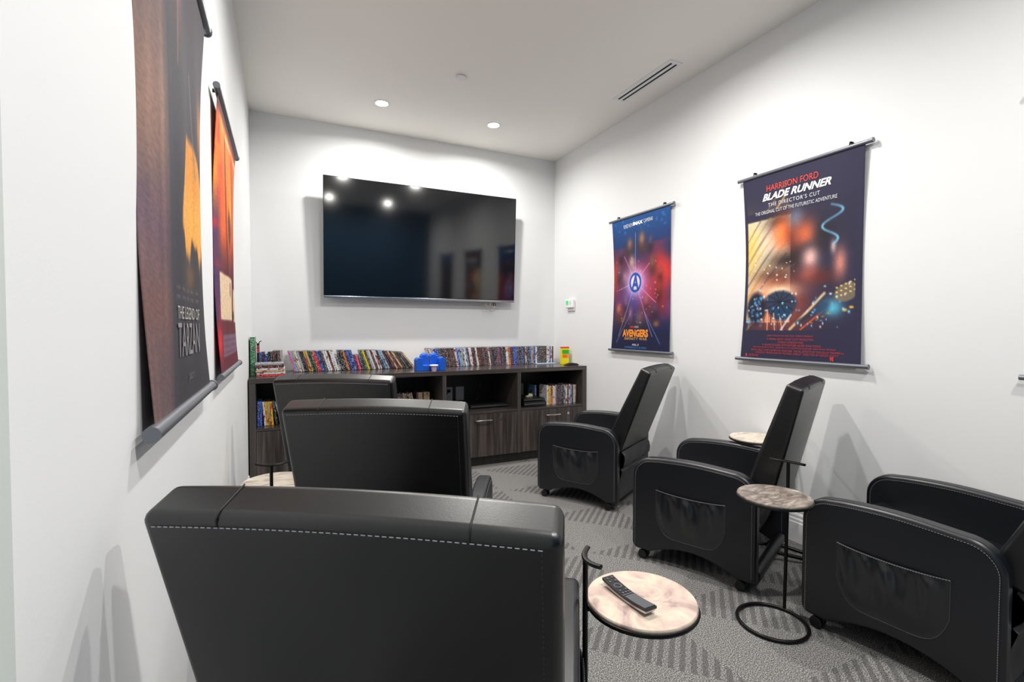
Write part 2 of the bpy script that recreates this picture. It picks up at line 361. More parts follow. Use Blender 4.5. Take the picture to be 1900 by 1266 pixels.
# ---------------------------------------------------------------- video cases
SCH = {'white': ((222, 222, 224), (60, 62, 72), (150, 60, 70)), 'grey': ((150, 153, 158), (225, 225, 228), (50, 50, 58)), 'black': ((24, 23, 26), (215, 215, 215), (90, 88, 92)),
       'maroon': ((88, 26, 32), (215, 200, 195), (40, 12, 16)), 'red': ((196, 32, 40), (240, 225, 220), (90, 10, 20)), 'blue': ((28, 74, 176), (225, 232, 245), (12, 26, 80)),
       'pale blue': ((112, 158, 206), (240, 244, 250), (40, 70, 120)), 'navy': ((28, 32, 66), (190, 196, 214), (90, 30, 40)), 'yellow': ((232, 190, 36), (40, 34, 26), (200, 90, 30)),
       'orange': ((214, 112, 48), (248, 220, 150), (90, 34, 24)), 'tan': ((196, 172, 140), (70, 52, 44), (130, 90, 66)), 'brown': ((74, 56, 48), (214, 200, 176), (130, 60, 40)),
       'green': ((36, 92, 60), (226, 232, 224), (16, 36, 26)), 'purple': ((104, 54, 128), (230, 200, 240), (40, 20, 60)), 'pink': ((214, 60, 110), (250, 225, 235), (60, 140, 190))}
def case_mat(name, base, a1, a2):
    m = mat(name.replace(' ', '_')+'_video_sleeve', base, .32); nt = m.node_tree; b = nt.nodes['Principled BSDF']; L = nt.links.new; N = nt.nodes.new
    tc = N('ShaderNodeTexCoord'); oi = N('ShaderNodeObjectInfo'); mul = N('ShaderNodeMath'); mul.operation = 'MULTIPLY'; mul.inputs[1].default_value = 57.0; L(oi.outputs['Random'], mul.inputs[0])
    def nz(scale, det):
        mp = N('ShaderNodeMapping'); mp.inputs['Scale'].default_value = scale; L(tc.outputs['Object'], mp.inputs['Vector'])
        av = N('ShaderNodeVectorMath'); av.operation = 'ADD'; L(mp.outputs[0], av.inputs[0]); L(mul.outputs[0], av.inputs[1])
        n = N('ShaderNodeTexNoise'); n.inputs['Scale'].default_value = 1; n.inputs['Detail'].default_value = det; L(av.outputs[0], n.inputs['Vector']); return n
    n1 = nz((60, 12, 26), 2); n2 = nz((260, 40, 190), 1)
    r1 = ramp(nt, [(0, (0, 0, 0)), (.58, (255, 255, 255))], 'CONSTANT'); L(n1.outputs['Fac'], r1.inputs['Fac'])
    r2 = ramp(nt, [(0, (0, 0, 0)), (.62, (255, 255, 255))], 'CONSTANT'); L(n2.outputs['Fac'], r2.inputs['Fac'])
    m1 = N('ShaderNodeMix'); m1.data_type = 'RGBA'; m1.inputs['A'].default_value = (*lin(base), 1); m1.inputs['B'].default_value = (*lin(a2), 1); L(r1.outputs['Color'], m1.inputs['Factor'])
    m2 = N('ShaderNodeMix'); m2.data_type = 'RGBA'; m2.inputs['B'].default_value = (*lin(a1), 1); L(m1.outputs['Result'], m2.inputs['A']); L(r2.outputs['Color'], m2.inputs['Factor'])
    L(m2.outputs['Result'], b.inputs['Base Color']); return m
CM = {k: case_mat(k, *v) for k, v in SCH.items()}
TRAY = mat('dark_case_plastic', (40, 40, 44), .35); TRAYB = mat('clear_blue_case_plastic', (70, 110, 160), .3)
def case_mesh(h, t, d=.135, tray=TRAY):
    """upright case: x thickness from 0, y depth back from the spine, z height"""
    m = MB(); m.box(0, t, 0, d, 0, h); me = bpy.data.meshes.new('video_case'); bm = m.bm
    bmesh.ops.recalc_face_normals(bm, faces=bm.faces); bmesh.ops.scale(bm, vec=(S, S, S), verts=bm.verts)
    bm.faces.ensure_lookup_table()
    for f in bm.faces: f.material_index = 1 if abs(f.normal.z) > .5 or f.normal.y > .5 else 0
    bmesh.ops.bevel(bm, geom=[e for e in bm.edges], offset=.0009*S, segments=1, affect='EDGES')
    bm.to_mesh(me); bm.free(); return me, tray
ME = {}
def case(h, t, colr, tray, loc, rot, label, group, name='video_case'):
    k = (round(h, 3), round(t, 4), colr, tray.name)
    if k not in ME:
        me, _ = case_mesh(h, t); me.materials.append(CM[colr]); me.materials.append(tray); ME[k] = me
    o = bpy.data.objects.new(name, ME[k]); COL.objects.link(o); o.location = Vector(loc)*S; o.rotation_euler = rot
    return tag(o, label, 'video case', group)
U = 'first second third fourth fifth sixth seventh eighth ninth tenth eleventh twelfth thirteenth fourteenth fifteenth sixteenth seventeenth eighteenth nineteenth'.split()
TN = {2: 'twent', 3: 'thirt', 4: 'fort', 5: 'fift', 6: 'sixt', 7: 'sevent', 8: 'eight', 9: 'ninet'}
def ordinal(n):
    if n < 20: return U[n-1]
    if n >= 100: return 'hundredth' if n == 100 else 'hundred-and-'+ordinal(n-100)
    t, u = divmod(n, 10); return TN[t]+'ieth' if u == 0 else TN[t]+'y-'+U[u-1]
pal = ['black']*10+['white']*6+['grey']*4+['maroon']*4+['navy']*3+['brown']*3+['tan']*2+['blue']*2+['pale blue']*2+['red']+['orange']+['purple']
known = {0: 'pink', 1: 'pale blue', 2: 'tan', 3: 'white', 4: 'grey', 5: 'black', 6: 'navy', 7: 'yellow', 8: 'tan', 9: 'black', 10: 'green', 11: 'red', 12: 'red', 13: 'blue', 14: 'navy', 15: 'black', 16: 'white', 17: 'white', 18: 'maroon', 19: 'white', 20: 'white', 21: 'grey', 22: 'black', 23: 'black', 24: 'black', 25: 'orange', 26: 'navy', 27: 'blue', 28: 'blue', 29: 'maroon', 30: 'pink', 31: 'black', 32: 'black', 33: 'green', 34: 'yellow', 35: 'black', 36: 'grey', 37: 'white', 38: 'maroon', 39: 'white', 40: 'white', 41: 'black', 42: 'pale blue', 43: 'grey', 44: 'navy', 45: 'maroon', 46: 'maroon', 47: 'white', 48: 'white', 49: 'maroon', 50: 'grey', 51: 'grey', 52: 'maroon', 53: 'white', 54: 'grey', 55: 'white', 56: 'blue', 57: 'blue'}
def run(spots, y, z, group, where, nm='video_case'):
    """spots: (x of the foot, lean in degrees, height, thickness, colour)"""
    for n, (x, lean, h, t, c) in enumerate(spots):
        jit = random.uniform(-.004, .004)
        lw = 'upright' if lean < 3 else ('steeply leaning' if lean > 26 else 'leaning')
        tray = TRAYB if c in ('blue', 'pale blue', 'navy') else TRAY
        case(h, t, c, tray, (x, y+jit, z+.0006), (0, -math.radians(lean), 0), '%s-spined %s case, %s from left %s' % (c, lw, ordinal(n+1), where), group)
# row on the worktop
in_row = 'in the long worktop row'
spots = []; x = .235; i = 0; prev = 0
def lean_at(x):
    if x < .74: return 17
    if x < .86: return 19
    if x < 1.16: return 19+(x-.86)/.30*20
    if x < 1.33: return 16
    return max(0, 16*(1-(x-1.33)/1.0))
while x < 2.452:
    le = lean_at(x); h = .158
    if 1.10 < x < 1.33: pass
    c = known.get(i, random.choice(pal))
    if x > 1.0 and x < 1.16: c = random.choice(['brown', 'maroon', 'black', 'tan', 'black'])
    t = random.choice([.0125, .0135, .0145]) if not (.42 < x < .50) else .0135
    if i in (29, 30, 31, 32): h = .118
    if i in (21, 22): h = .12
    if i in (27, 28): t = .018
    if abs(prev-le) > 0 and le > prev: x += .152*(math.tan(math.radians(le))-math.tan(math.radians(prev)))
    spots.append((x, le, h*random.uniform(.985, 1.0) if h > .15 else h, t, c))
    x += t/math.cos(math.radians(le))+.0008; prev = le; i += 1
    if 1.165 < x < 1.31: x = 1.322; prev = 16
run(spots, 3.868, CT, 'video cases standing in a row on the worktop', in_row)
# upright cases behind the flat stack
s2 = []; x = .058
for c, h in zip(['blue', 'maroon', 'blue', 'black', 'black', 'maroon', 'black', 'maroon', 'grey'], [.15, .15, .135, .15, .15, .158, .158, .158, .158]):
    s2.append((x, 0, h, .0145, c)); x += .0165
run(s2, 3.86, CT, 'video cases standing behind the flat stack', 'behind the flat stack')
# the flat stack
for k, (c, t) in enumerate([('red', .0145), ('white', .0135), ('tan', .013), ('white', .0135), ('maroon', .0185), ('grey', .0125)]):
    z = CT+.0006+sum([.0150, .0140, .0135, .0140, .0190][:k])
    me, _ = case_mesh(.17, t); me.materials.append(CM[c]); me.materials.append(TRAY)
    o = bpy.data.objects.new('video_case', me); COL.objects.link(o); o.rotation_euler = (0, PI/2, 0)
    o.location = Vector((.046+random.uniform(-.004, .004)-(.004 if k > 3 else 0), 3.60+random.uniform(-.003, .003), z+t))*S
    tag(o, '%s-spined video case lying flat, %s' % (c, ['bottom of the flat stack', 'second from bottom of the flat stack', 'third from bottom of the flat stack', 'third from top of the flat stack', 'second from top of the flat stack', 'top of the flat stack'][k]), 'video case', 'video cases lying in the flat stack')
# lower shelves
def shelf_row(x, n, leans, cols, hs, where, group, y=3.585, t=.0135, gap=.001):
    sp = []
    prev = 0
    for k in range(n):
        le = leans[min(k, len(leans)-1)]; h = hs[k % len(hs)]
        if le > prev: x += h*.97*(math.tan(math.radians(le))-math.tan(math.radians(prev)))
        prev = le
        sp.append((x, le, h, t, cols[k % len(cols)])); x += t/math.cos(math.radians(le))+gap
    run(sp, y, SH, group, where)
shelf_row(.050, 11, [0, 0, 4, 4, 4, 4, 8, 14, 18, 20], ['blue', 'blue', 'white', 'yellow', 'tan', 'yellow', 'black', 'grey', 'black', 'white', 'maroon'], [.163, .163, .16, .16, .16, .158], 'on the leftmost low shelf', 'video cases on the low left shelf')
shelf_row(.90, 13, [12], ['tan', 'black', 'black', 'grey', 'black', 'white', 'black', 'brown', 'grey', 'tan', 'black', 'tan', 'white'], [.158, .152], 'leaning past the farthest left recliner', 'video cases on the second low shelf', y=3.66)
shelf_row(1.128, 7, [1], ['maroon', 'tan', 'tan', 'brown', 'tan', 'tan', 'tan'], [.155], 'of the pale upright shelf group', 'upright video cases on the second low shelf', y=3.66)
shelf_row(2.215, 19, [0], ['white', 'yellow', 'tan', 'orange', 'white', 'grey', 'navy', 'maroon', 'navy', 'black', 'black', 'grey', 'white', 'maroon', 'white', 'pale blue', 'brown', 'white', 'tan'], [.166, .158, .16, .16, .158, .162, .164], 'on the rightmost low shelf', 'video cases on the low right shelf', y=3.565, t=.0145)
bc = case(.155, .014, 'pale blue', TRAY, (2.175, 3.70, SH), (0, 0, 0), 'pale blue case with its cover showing, left of the low right shelf row', None)
# tall green book and narrow stand in the left corner
gb = thing('tall_book', 'tall thin green book standing against the left wall on the worktop', 'book', (.010, 3.66, CT))
GB = case_mat('green cover', (20, 112, 62), (220, 232, 220), (18, 70, 44))
MB().box(0, .026, 0, .20, 0, .262).build('cover', GB, gb, bevel=.001)
MB().box(.003, .023, .004, .203, .003, .2635).build('pages', M['white_plastic'], gb)
st = thing('remote_holder', 'narrow dark holder with a red strip beside the tall green book', 'holder', (.050, 3.80, CT))
MB().box(-.008, .008, 0, .05, 0, .215).build('body', M['caster'], st, bevel=.002)
MB().box(-.006, .006, -.002, .002, .150, .20).build('red_strip', CM['red'], st)
MB().tube([(.004, .005, .212), (.01, .002, .226), (.022, 0, .232)], .003, 8).tube([(-.004, .01, .212), (-.01, .004, .222), (-.014, 0, .226)], .0025, 8).build('hook', M['caster'], st)
# pale tray, sweet tin, remote at the right end
tag(MB().box(0, .20, 0, .05, 0, .008).build('flat_tray', mat('pale_blue_plastic', (176, 200, 226), .4), loc=(2.26, 3.812, CT), bevel=.003), 'flat pale blue tray at the right end of the worktop row', 'tray')
bx = thing('sweet_carton', 'upright yellow and green carton with a red lid at the right end of the worktop', 'carton', (2.500, 3.745, CT), -.12)
YL = mat('carton_yellow', (236, 226, 20), .4); GR = mat('carton_green', (60, 170, 30), .4); RD = mat('carton_red', (226, 52, 22), .4); OR = mat('carton_orange', (250, 160, 40), .4)
MB().box(-.035, .035, -.02, .02, 0, .148).build('box_body', YL, bx, bevel=.002)
MB().box(-.036, .036, -.021, .021, .142, .156).build('lid', RD, bx, bevel=.002)
MB().box(-.0335, .0335, -.0206, -.0195, .092, .130).build('green_band', GR, bx)
MB().box(-.0335, .0335, -.0206, -.0195, .055, .092).build('orange_band', OR, bx)
lg = MB()
for k, q in enumerate((-.020, -.008, .004)): lg.tube([(q+.006*math.cos(a), -.0212, .075+.009*math.sin(a)) for a in np.linspace(0, 2*PI, 14)[:-1]], .0016, 6, closed=True)
lg.build('red_lettering', RD, bx)
def remote(name, lab, loc, rz, L, w, bow, bright):
    t = thing(name, lab, 'remote control', loc, rz)
    n = 16
    def cz(v): return bow*(4*(v-.5)**2)
    top = [(v*L-L/2, cz(v)+.0125) for v in np.linspace(0, 1, n)]; mid = [(v*L-L/2, cz(v)+.006) for v in np.linspace(0, 1, n)]; bot = [(v*L-L/2, cz(v)) for v in np.linspace(.02, .98, n)]
    MB().prism(top+mid[::-1], lambda a, b: (-w/2, a, b), lambda a, b: (w/2, a, b)).build('top_shell', M['device'], t, bevel=.0015)
    MB().prism([(p[0]*.99, p[1]+.0002) for p in mid]+[(p[0]*.985, p[1]) for p in bot[::-1]], lambda a, b: (-w/2+.002, a, b), lambda a, b: (w/2-.002, a, b)).build('bottom_shell', M[bright], t, bevel=.001)
    def sb(x, v, r):
        y = v*L-L/2; z = cz(v)+.0125; MB().cyl((x, y, z-.001), (x, y, z+.0012), r, 14).build('button', M['rod'], t)
    for v, xs in ((.94, (-.007, .007)), (.86, (-.008, .008)), (.62, (-.008, .008)), (.55, (-.008, 0, .008))):
        for q in xs: sb(q, v, .0023)
    y = .74*L-L/2; z = cz(.74)+.0125
    MB().tube([(.0085*math.cos(a), y+.0085*math.sin(a), z) for a in np.linspace(0, 2*PI, 21)[:-1]], .0014, 6, closed=True).build('dial', M['rod'], t, smooth=True)
    MB().prism([(v*L-L/2, cz(v)+.0126) for v in np.linspace(.03, .46, 8)]+[(v*L-L/2, cz(v)+.0137) for v in np.linspace(.46, .03, 8)], lambda a, b: (-w/2+.0015, a, b), lambda a, b: (w/2-.0015, a, b)).build('lower_cover', M['cover_grey'], t)
    y = .50*L-L/2; z = cz(.5)+.0125
    MB().box(-w/2+.001, w/2-.001, y-.001, y+.001, z-.001, z+.0006).build('silver_bar', M['bezel'], t)
    return t
t = thing('black_remote', 'black handset lying on the right end of the worktop by the carton', 'remote control', (2.478, 3.60, CT), .1)
MB().prism([(-.075, .003), (-.05, .014), (0, .022), (.05, .016), (.075, .004), (.06, 0), (-.06, 0)], lambda a, b: (a, -.02, b), lambda a, b: (a, .022, b)).build('body', M['device'], t, bevel=.003)
MB().box(-.03, .02, -.009, .011, .0195, .0225).build('keypad', M['rod'], t, bevel=.001)
# blue toy theatre seats with a striped tub (figures left out)
ts = thing('toy_seat_dispenser', 'small bright blue toy double seat standing in front of the leaning cases', 'toy', (1.215, 3.60, CT))
for q in (-.088, .088):
    MB().box(q-.024, q+.024, -.045, .04, 0, .08).cyl((q, -.046, .078), (q, .04, .078), .024, 20).build('armrest', M['blue_plastic'], ts, bevel=.004)
for q in (-.036, .036):
    MB().box(q-.034, q+.034, .02, .045, .03, .115).blob((q, .032, .112), .034, .014, .022).build('backrest', M['blue_plastic'], ts, bevel=.005)
    MB().box(q-.033, q+.033, -.035, .03, .0, .045).build('seat_cushion', M['blue_plastic'], ts, bevel=.005)
def stripes():
    m = mat('striped_card', (240, 240, 240), .5); nt = m.node_tree; b = nt.nodes['Principled BSDF']; L = nt.links.new; N = nt.nodes.new
    tc = N('ShaderNodeTexCoord'); gr = N('ShaderNodeTexGradient'); gr.gradient_type = 'RADIAL'; mu = N('ShaderNodeMath'); mu.operation = 'MULTIPLY'; mu.inputs[1].default_value = 7; fr = N('ShaderNodeMath'); fr.operation = 'FRACT'
    r = ramp(nt, [(0, (200, 30, 50)), (.3, (240, 240, 244)), (.5, (60, 110, 200)), (.8, (240, 240, 244))], 'CONSTANT')
    L(tc.outputs['Object'], gr.inputs['Vector']); L(gr.outputs['Fac'], mu.inputs[0]); L(mu.outputs[0], fr.inputs[0]); L(fr.outputs[0], r.inputs['Fac']); L(r.outputs['Color'], b.inputs['Base Color']); return m
tb = thing('popcorn_tub', 'tiny red white and blue striped tub in front of the blue toy seat', 'tub', (1.228, 3.532, CT))
MB().lathe([(.017, 0), (.023, .042), (.021, .042), (.016, .004)], n=28).build('tub_body', stripes(), tb, smooth=True)
MB().lathe([(.022, .040), (.032, .041), (.033, .045), (.028, .049), (.010, .050)], n=28).build('rim', M['white_plastic'], tb, smooth=True)

# ---------------------------------------------------------------- recliners
HD = .2725; HW = .285; AT = .056
def arm_profile():
    P = []
    def arc(cy, cz, r, a0, a1, n=10):
        for k in range(n+1):
            a = math.radians(a0+(a1-a0)*k/n); P.append((cy+r*math.cos(a), cz+r*math.sin(a)))
    arc(HD-.03, .075, .03, -80, 0, 5)
    arc(HD-.095, .390, .095, 0, 88, 12)
    for v in np.linspace(.1, .9, 8): P.append(((HD-.095)*(1-v)+(-HD+.10)*v, .487+.010*math.sin(PI*v)))
    arc(-HD+.095, .392, .095, 92, 180, 12)
    P.append((-HD, .045))
    P.append((-HD+.07, .045))
    for v in np.linspace(.08, .92, 12): P.append(((-HD+.07)*(1-v)+(HD-.09)*v, .045+.05*math.sin(PI*v)**.8))
    P.append((HD-.085, .045))
    return P
AP = arm_profile()
def offset_line(d, zmin=.06):
    """open line following the arm outline, d inside it, from low front over the top to low rear"""
    out = [(HD-d, zmin)]
    for k in range(13):
        a = math.radians(90*k/12); out.append((HD-.095+(.095-d)*math.cos(a), .390+(.095-d)*math.sin(a)))
    for v in np.linspace(.1, .9, 8): out.append(((HD-.095)*(1-v)+(-HD+.10)*v, .487-d+.010*math.sin(PI*v)))
    for k in range(13):
        a = math.radians(90+90*k/12); out.append((-HD+.095+(.095-d)*math.cos(a), .392+(.095-d)*math.sin(a)))
    out.append((-HD+d, zmin)); return out
def make_recliner(lab, x, y, ang, lean, hinge, L=.52, open_rear=False, tw=.252, bw=.236, drop=0):
    t = thing('recliner_chair', lab, 'recliner', (x, y, 0), ang, 'black leather recliners')
    for s in (-1, 1):
        xo = s*HW; xi = s*(HW-AT)
        arm = MB().prism(AP, lambda a, b: (xo, a, b), lambda a, b: (xi, a, b)).build('armrest', M['leather'], t, bevel=.013, seg=4, angle=50)
        for xx in (xo+s*.0006, xi-s*.0006): dashes(MB(), [(xx, a, b) for a, b in offset_line(.0165)], .0007).build('stitching', M['stitch'], arm)
        for xx in (xo+s*.0001, xi-s*.0001): MB().tube([(xx, a, b) for a, b in offset_line(.0135)], .0011, 6).build('piping', M['leather'], arm, smooth=True)
        # side pocket with gathered top
        if True:
            hw2, zt, zb = .152, .345, .135
            def pk(u, v):
                yy = (u-.5)*2; q = 1-v
                zz_b = zb+abs(yy)**6*.09
                zz = zt-.008*math.sin(PI*u)*1 + (zz_b-zt)*q + .008*math.sin(PI*u)*q
                edge = max(0, 1-abs(yy)**5)*max(0, 1-q**6)
                fold = .0062*math.sin(yy*17+.9*math.sin(q*4))*math.exp(-q*2.0)+.0065*math.sin(yy*6.5+q*4)*math.exp(-(q-.45)**2*7)
                return (xo+s*(.0012+edge*(.015*math.sin(PI*min(1, q*1.0+.10))**.6+fold*min(1, q*7))), yy*hw2, zz)
            pkt = MB().grid(61, 25, pk).build('side_pocket', M['leather_soft'], arm, smooth=True)
            MB().tube([(Vector(pk(k/40, 1))+Vector((s*.0015, 0, 0))) for k in range(41)], .0026, 8).build('elastic_edge', M['leather'], pkt, smooth=True)
            dd = MB(); dashes(dd, [(Vector(pk(k/60, 1))+Vector((s*.0042, 0, .0005))) for k in range(61)], .0006, .004, .003)
            dd.build('top_stitching', M['stitch'], pkt)
            MB().tube([pk(0, 1-k/20) for k in range(21)]+[pk(k/30, 0) for k in range(31)]+[pk(1, k/20) for k in range(21)], .0011, 6).build('edge_stitching', M['thread'], pkt, smooth=True)
    # seat and folded footrest
    iw = HW-AT-.001
    def seat(u, v):
        X = (u*2-1)*iw; yy = HD-.035-v*.43
        return (X, yy, (.372-.05*v)+.014*(1-abs(u*2-1)**4)*math.sin(PI*min(1, v+.15))-.05*max(0, .06-v)/.06)
    sb = MB(); sb.box(-iw, iw, -HD+.07, HD-.04, .16, .262); sb.grid(17, 17, seat)
    sb.build('seat_cushion', M['leather'], t, smooth=True)
    MB().box(-iw, iw, HD-.06, HD-.015, .075, .335).build('footrest', M['leather'], t, bevel=.018, seg=4)
    # backrest
    cl, sl = math.cos(lean), math.sin(lean)
    def bk(xl, hh, dd):  # xl across, hh up the back, dd forward from the rear face
        return (xl, hinge[0]-sl*hh+cl*dd, hinge[1]+cl*hh+sl*dd)
    def shape(u, a, d):  # u,a,d in 0..1 : across, up, rear-to-front
        w = bw+(tw-bw)*a; X = (u*2-1)*w; th = .112-.047*a
        bul = (1-abs(u*2-1)**3)
        hh = a*L; dd = d*th
        if d > .99: dd += .012*bul*math.sin(PI*min(1, a*1.02))
        if d < .01: dd -= .004*bul*math.sin(PI*a)
        hh += a**3*(.006*d + .009*(1-(u*2-1)**2))
        return bk(X, hh, dd)
    b = MB(); nu, na, nd = 17, 15, 4
    V = {}
    for i in range(nu):
        for j in range(na):
            for k in range(nd):
                if i in (0, nu-1) or j in (0, na-1) or k in (0, nd-1): V[i, j, k] = b.bm.verts.new(shape(i/(nu-1), j/(na-1), k/(nd-1)))
    def q(*a): b.bm.faces.new([V[p] for p in a])
    for i in range(nu-1):
        for j in range(na-1):
            for k in (0, nd-1): q((i, j, k), (i+1, j, k), (i+1, j+1, k), (i, j+1, k))
        for k in range(nd-1):
            for j in (0, na-1): q((i, j, k), (i+1, j, k), (i+1, j, k+1), (i, j, k+1))
    for j in range(na-1):
        for k in range(nd-1):
            for i in (0, nu-1): q((i, j, k), (i, j+1, k), (i, j+1, k+1), (i, j, k+1))
    br = b.build('backrest', M['leather2'], t, bevel=.014, seg=4, angle=45)
    def rear(u, a, o=.0012):
        p = Vector(shape(u, a, 0)); n = Vector((0, -cl, -sl)); return p+n*o
    dashes(MB(), [rear(.035+.93*k/40, .972) for k in range(41)], .0008, .0052, .0034).build('rear_stitching', M['stitch'], br)
    def topp(u, d):
        p = Vector(shape(u, 1, d)); return p+Vector((0, -sl, cl))*.0004
    dashes(MB(), [rear(.955, .965-.9*k/20, .0006) for k in range(21)], .0006, .0045, .004).build('rear_stitching', M['stitch2'], br)
    for u in (.205, .80): MB().tube([rear(u, .975, .0002), rear(u, .990, -.0012)]+[topp(u, .14+.76*k/8) for k in range(9)], .0013, 6).build('seam', M['seam'], br, smooth=True)
    for u in (.012, .988): MB().tube([Vector(shape(u, a, .16))+Vector(((1 if u > .5 else -1)*.0005, 0, 0)) for a in np.linspace(.06, .955, 14)], .0016, 6).build('seam', M['seam'], br, smooth=True)
    # rear closing
    if not open_rear:
        def rp(u, v):
            X = (u*2-1)*(HW-AT-.002); q2 = 1-v
            prof = [( -HD-.006, .350), (-HD-.022, .33), (-HD-.026, .30), (-HD-.020, .262), (-HD-.003, .246), (-HD-.012, .235), (-HD+.004, .19), (-HD+.012, .12), (-HD+.006, .065), (-HD+.02, .05)]
            f = q2*(len(prof)-1); i = min(int(f), len(prof)-2); f -= i
            a, b2 = prof[i], prof[i+1]
            return (X, a[0]*(1-f)+b2[0]*f+.004*math.sin(X*37+q2*9)*math.sin(PI*q2), a[1]*(1-f)+b2[1]*f)
        MB().grid(21, 28, rp).build('rear_skirt', M['grey_fabric'], t, smooth=True)
        MB().box(-iw, iw, -HD+.03, -HD+.06, .05, .33).build('rear_board', M['leather2'], t)
    else:
        MB().tube([(-iw+.01, -HD+.02, .055), (iw-.01, -HD+.02, .075)], .024, 14).build('rear_rail', M['leather'], t, smooth=True)
        def fl(u, v):
            X = (u*2-1)*(iw-.02); q2 = v
            return (X, -HD+.035-.02*q2+.10*q2**2+.012*math.sin(u*9+q2*5)*q2, .36-.25*q2+.02*math.sin(u*6)*q2)
        MB().grid(21, 15, fl).build('loose_lining', M['grey_fabric'], t, smooth=True)
        for k, (a, c) in enumerate((((iw-.06, -HD+.05, .06), (iw-.02, -HD-.16, .03)), ((iw-.14, -HD+.05, .05), (iw-.05, -HD-.14, .02)))):
            MB().tube([a, c], .009, 10).build('steel_strut', M['blackmetal'], t, smooth=True)
    for sx in (-1, 1):
        for sy in (-1, 1):
            cxx, cyy = sx*(HW-.028), sy*(HD-.055)
            c = MB().cyl((cxx, cyy, .028), (cxx, cyy, .07), .007, 12).build('caster', M['caster'], t)
            MB().cyl((cxx-.021, cyy+.006, .021), (cxx-.003, cyy+.006, .021), .021, 20).cyl((cxx+.003, cyy+.006, .021), (cxx+.021, cyy+.006, .021), .021, 20).build('wheel', M['caster'], c, bevel=.004)
    return t
LH = dict(lean=math.radians(16.5), hinge=(-.285, .35), L=.526, tw=.264, bw=.262)
make_recliner('black leather recliner nearest the camera, only its tall backrest and right arm showing', .494, .960, -.5751, **LH)
make_recliner('black leather recliner in the left column between the nearest one and the farthest one', .627, 1.776, -.4768, **LH)
make_recliner('black leather recliner farthest down the left side, in front of the cabinets', .587, 2.614, -.46, **LH)
make_recliner('black leather recliner on casters at the right, closest to the cabinets', 2.0695, 2.6633, .5337, math.radians(20.9), (-.2725, .345))
make_recliner('black leather recliner with an open rear frame, middle of the right-hand row', 2.0702, 1.6895, .4123, math.radians(13.5), (-.305, .345), L=.52, open_rear=True)
make_recliner('black leather recliner cut by the right picture edge, tipped back beside the round table', 2.2413, .9071, .1201, math.radians(20.5), (-.312, .345))

# ---------------------------------------------------------------- side tables
def side_table(lab, cx, cy, phi, stone_m, bar=.075, lean=(0, 0), hang=0, top_z=.47):
    t = thing('side_table', lab, 'side table', (cx, cy, 0), 0, 'round C-shaped side tables')
    d = Vector((math.cos(phi), math.sin(phi), 0)); tg = Vector((-d.y, d.x, 0))
    n = 48
    MB().lathe([(.118, top_z-.012), (.1235, top_z-.010), (.1245, top_z-.004), (.122, top_z)], n=n).build('table_top', M[stone_m], t, bevel=.0015)
    MB().tube([(.1225*math.cos(a), .1225*math.sin(a), top_z-.0125) for a in np.linspace(0, 2*PI, n+1)[:-1]], .0055, 8, closed=True).build('metal_rim', M['blackmetal'], t, smooth=True)
    f = d*.133; ft = d*.118+Vector((lean[0], lean[1], 0))
    MB().tube([(.117*math.cos(a)+lean[0], .117*math.sin(a)+lean[1], .0075) for a in np.linspace(0, 2*PI, n+1)[:-1]], .0065, 10, closed=True).build('base_ring', M['blackmetal'], t, smooth=True)
    MB().tube([(ft.x, ft.y, .008), (f.x, f.y, top_z-.02), (f.x, f.y, top_z+.095)], .0062, 12).build('pole', M['blackmetal'], t, smooth=True)
    MB().tube([(f.x, f.y, top_z-.017), (f.x*.3, f.y*.3, top_z-.017)], .005, 10).build('support_arm', M['blackmetal'], t, smooth=True)
    hb = []
    for k in range(13):
        v = (k-6)/6; p = f+tg*v*bar+d*(-.010*v*v*2.0); hb.append((p.x, p.y, top_z+.098+.004*v*v))
    MB().tube(hb, .0068, 8, flat=.75).build('grab_bar', M['blackmetal'], t, smooth=True)
    return t
side_table('round pale stone side table holding the grey remote, right of the nearest recliner', .942, .866, math.radians(163), 'stone_pink', lean=(-.012, .004), bar=.048)
side_table('round grey-brown stone side table with black ring base between two right-hand recliners', 1.823, 1.180, math.radians(16), 'stone_grey', bar=.062, top_z=.479)
side_table('round cream side table by the left wall, partly hidden by a recliner', .172, 2.165, math.radians(-95), 'stone_cream', bar=.055)
side_table('round cream side table against the right wall behind a recliner, barely visible', 2.432, 1.735, math.radians(-55), 'stone_cream', top_z=.520)
remote('remote_control', 'slim dark grey curved remote control lying on the pale stone side table', (.909, .872, .4705), math.radians(2), .15, .032, .007, 'bezel')

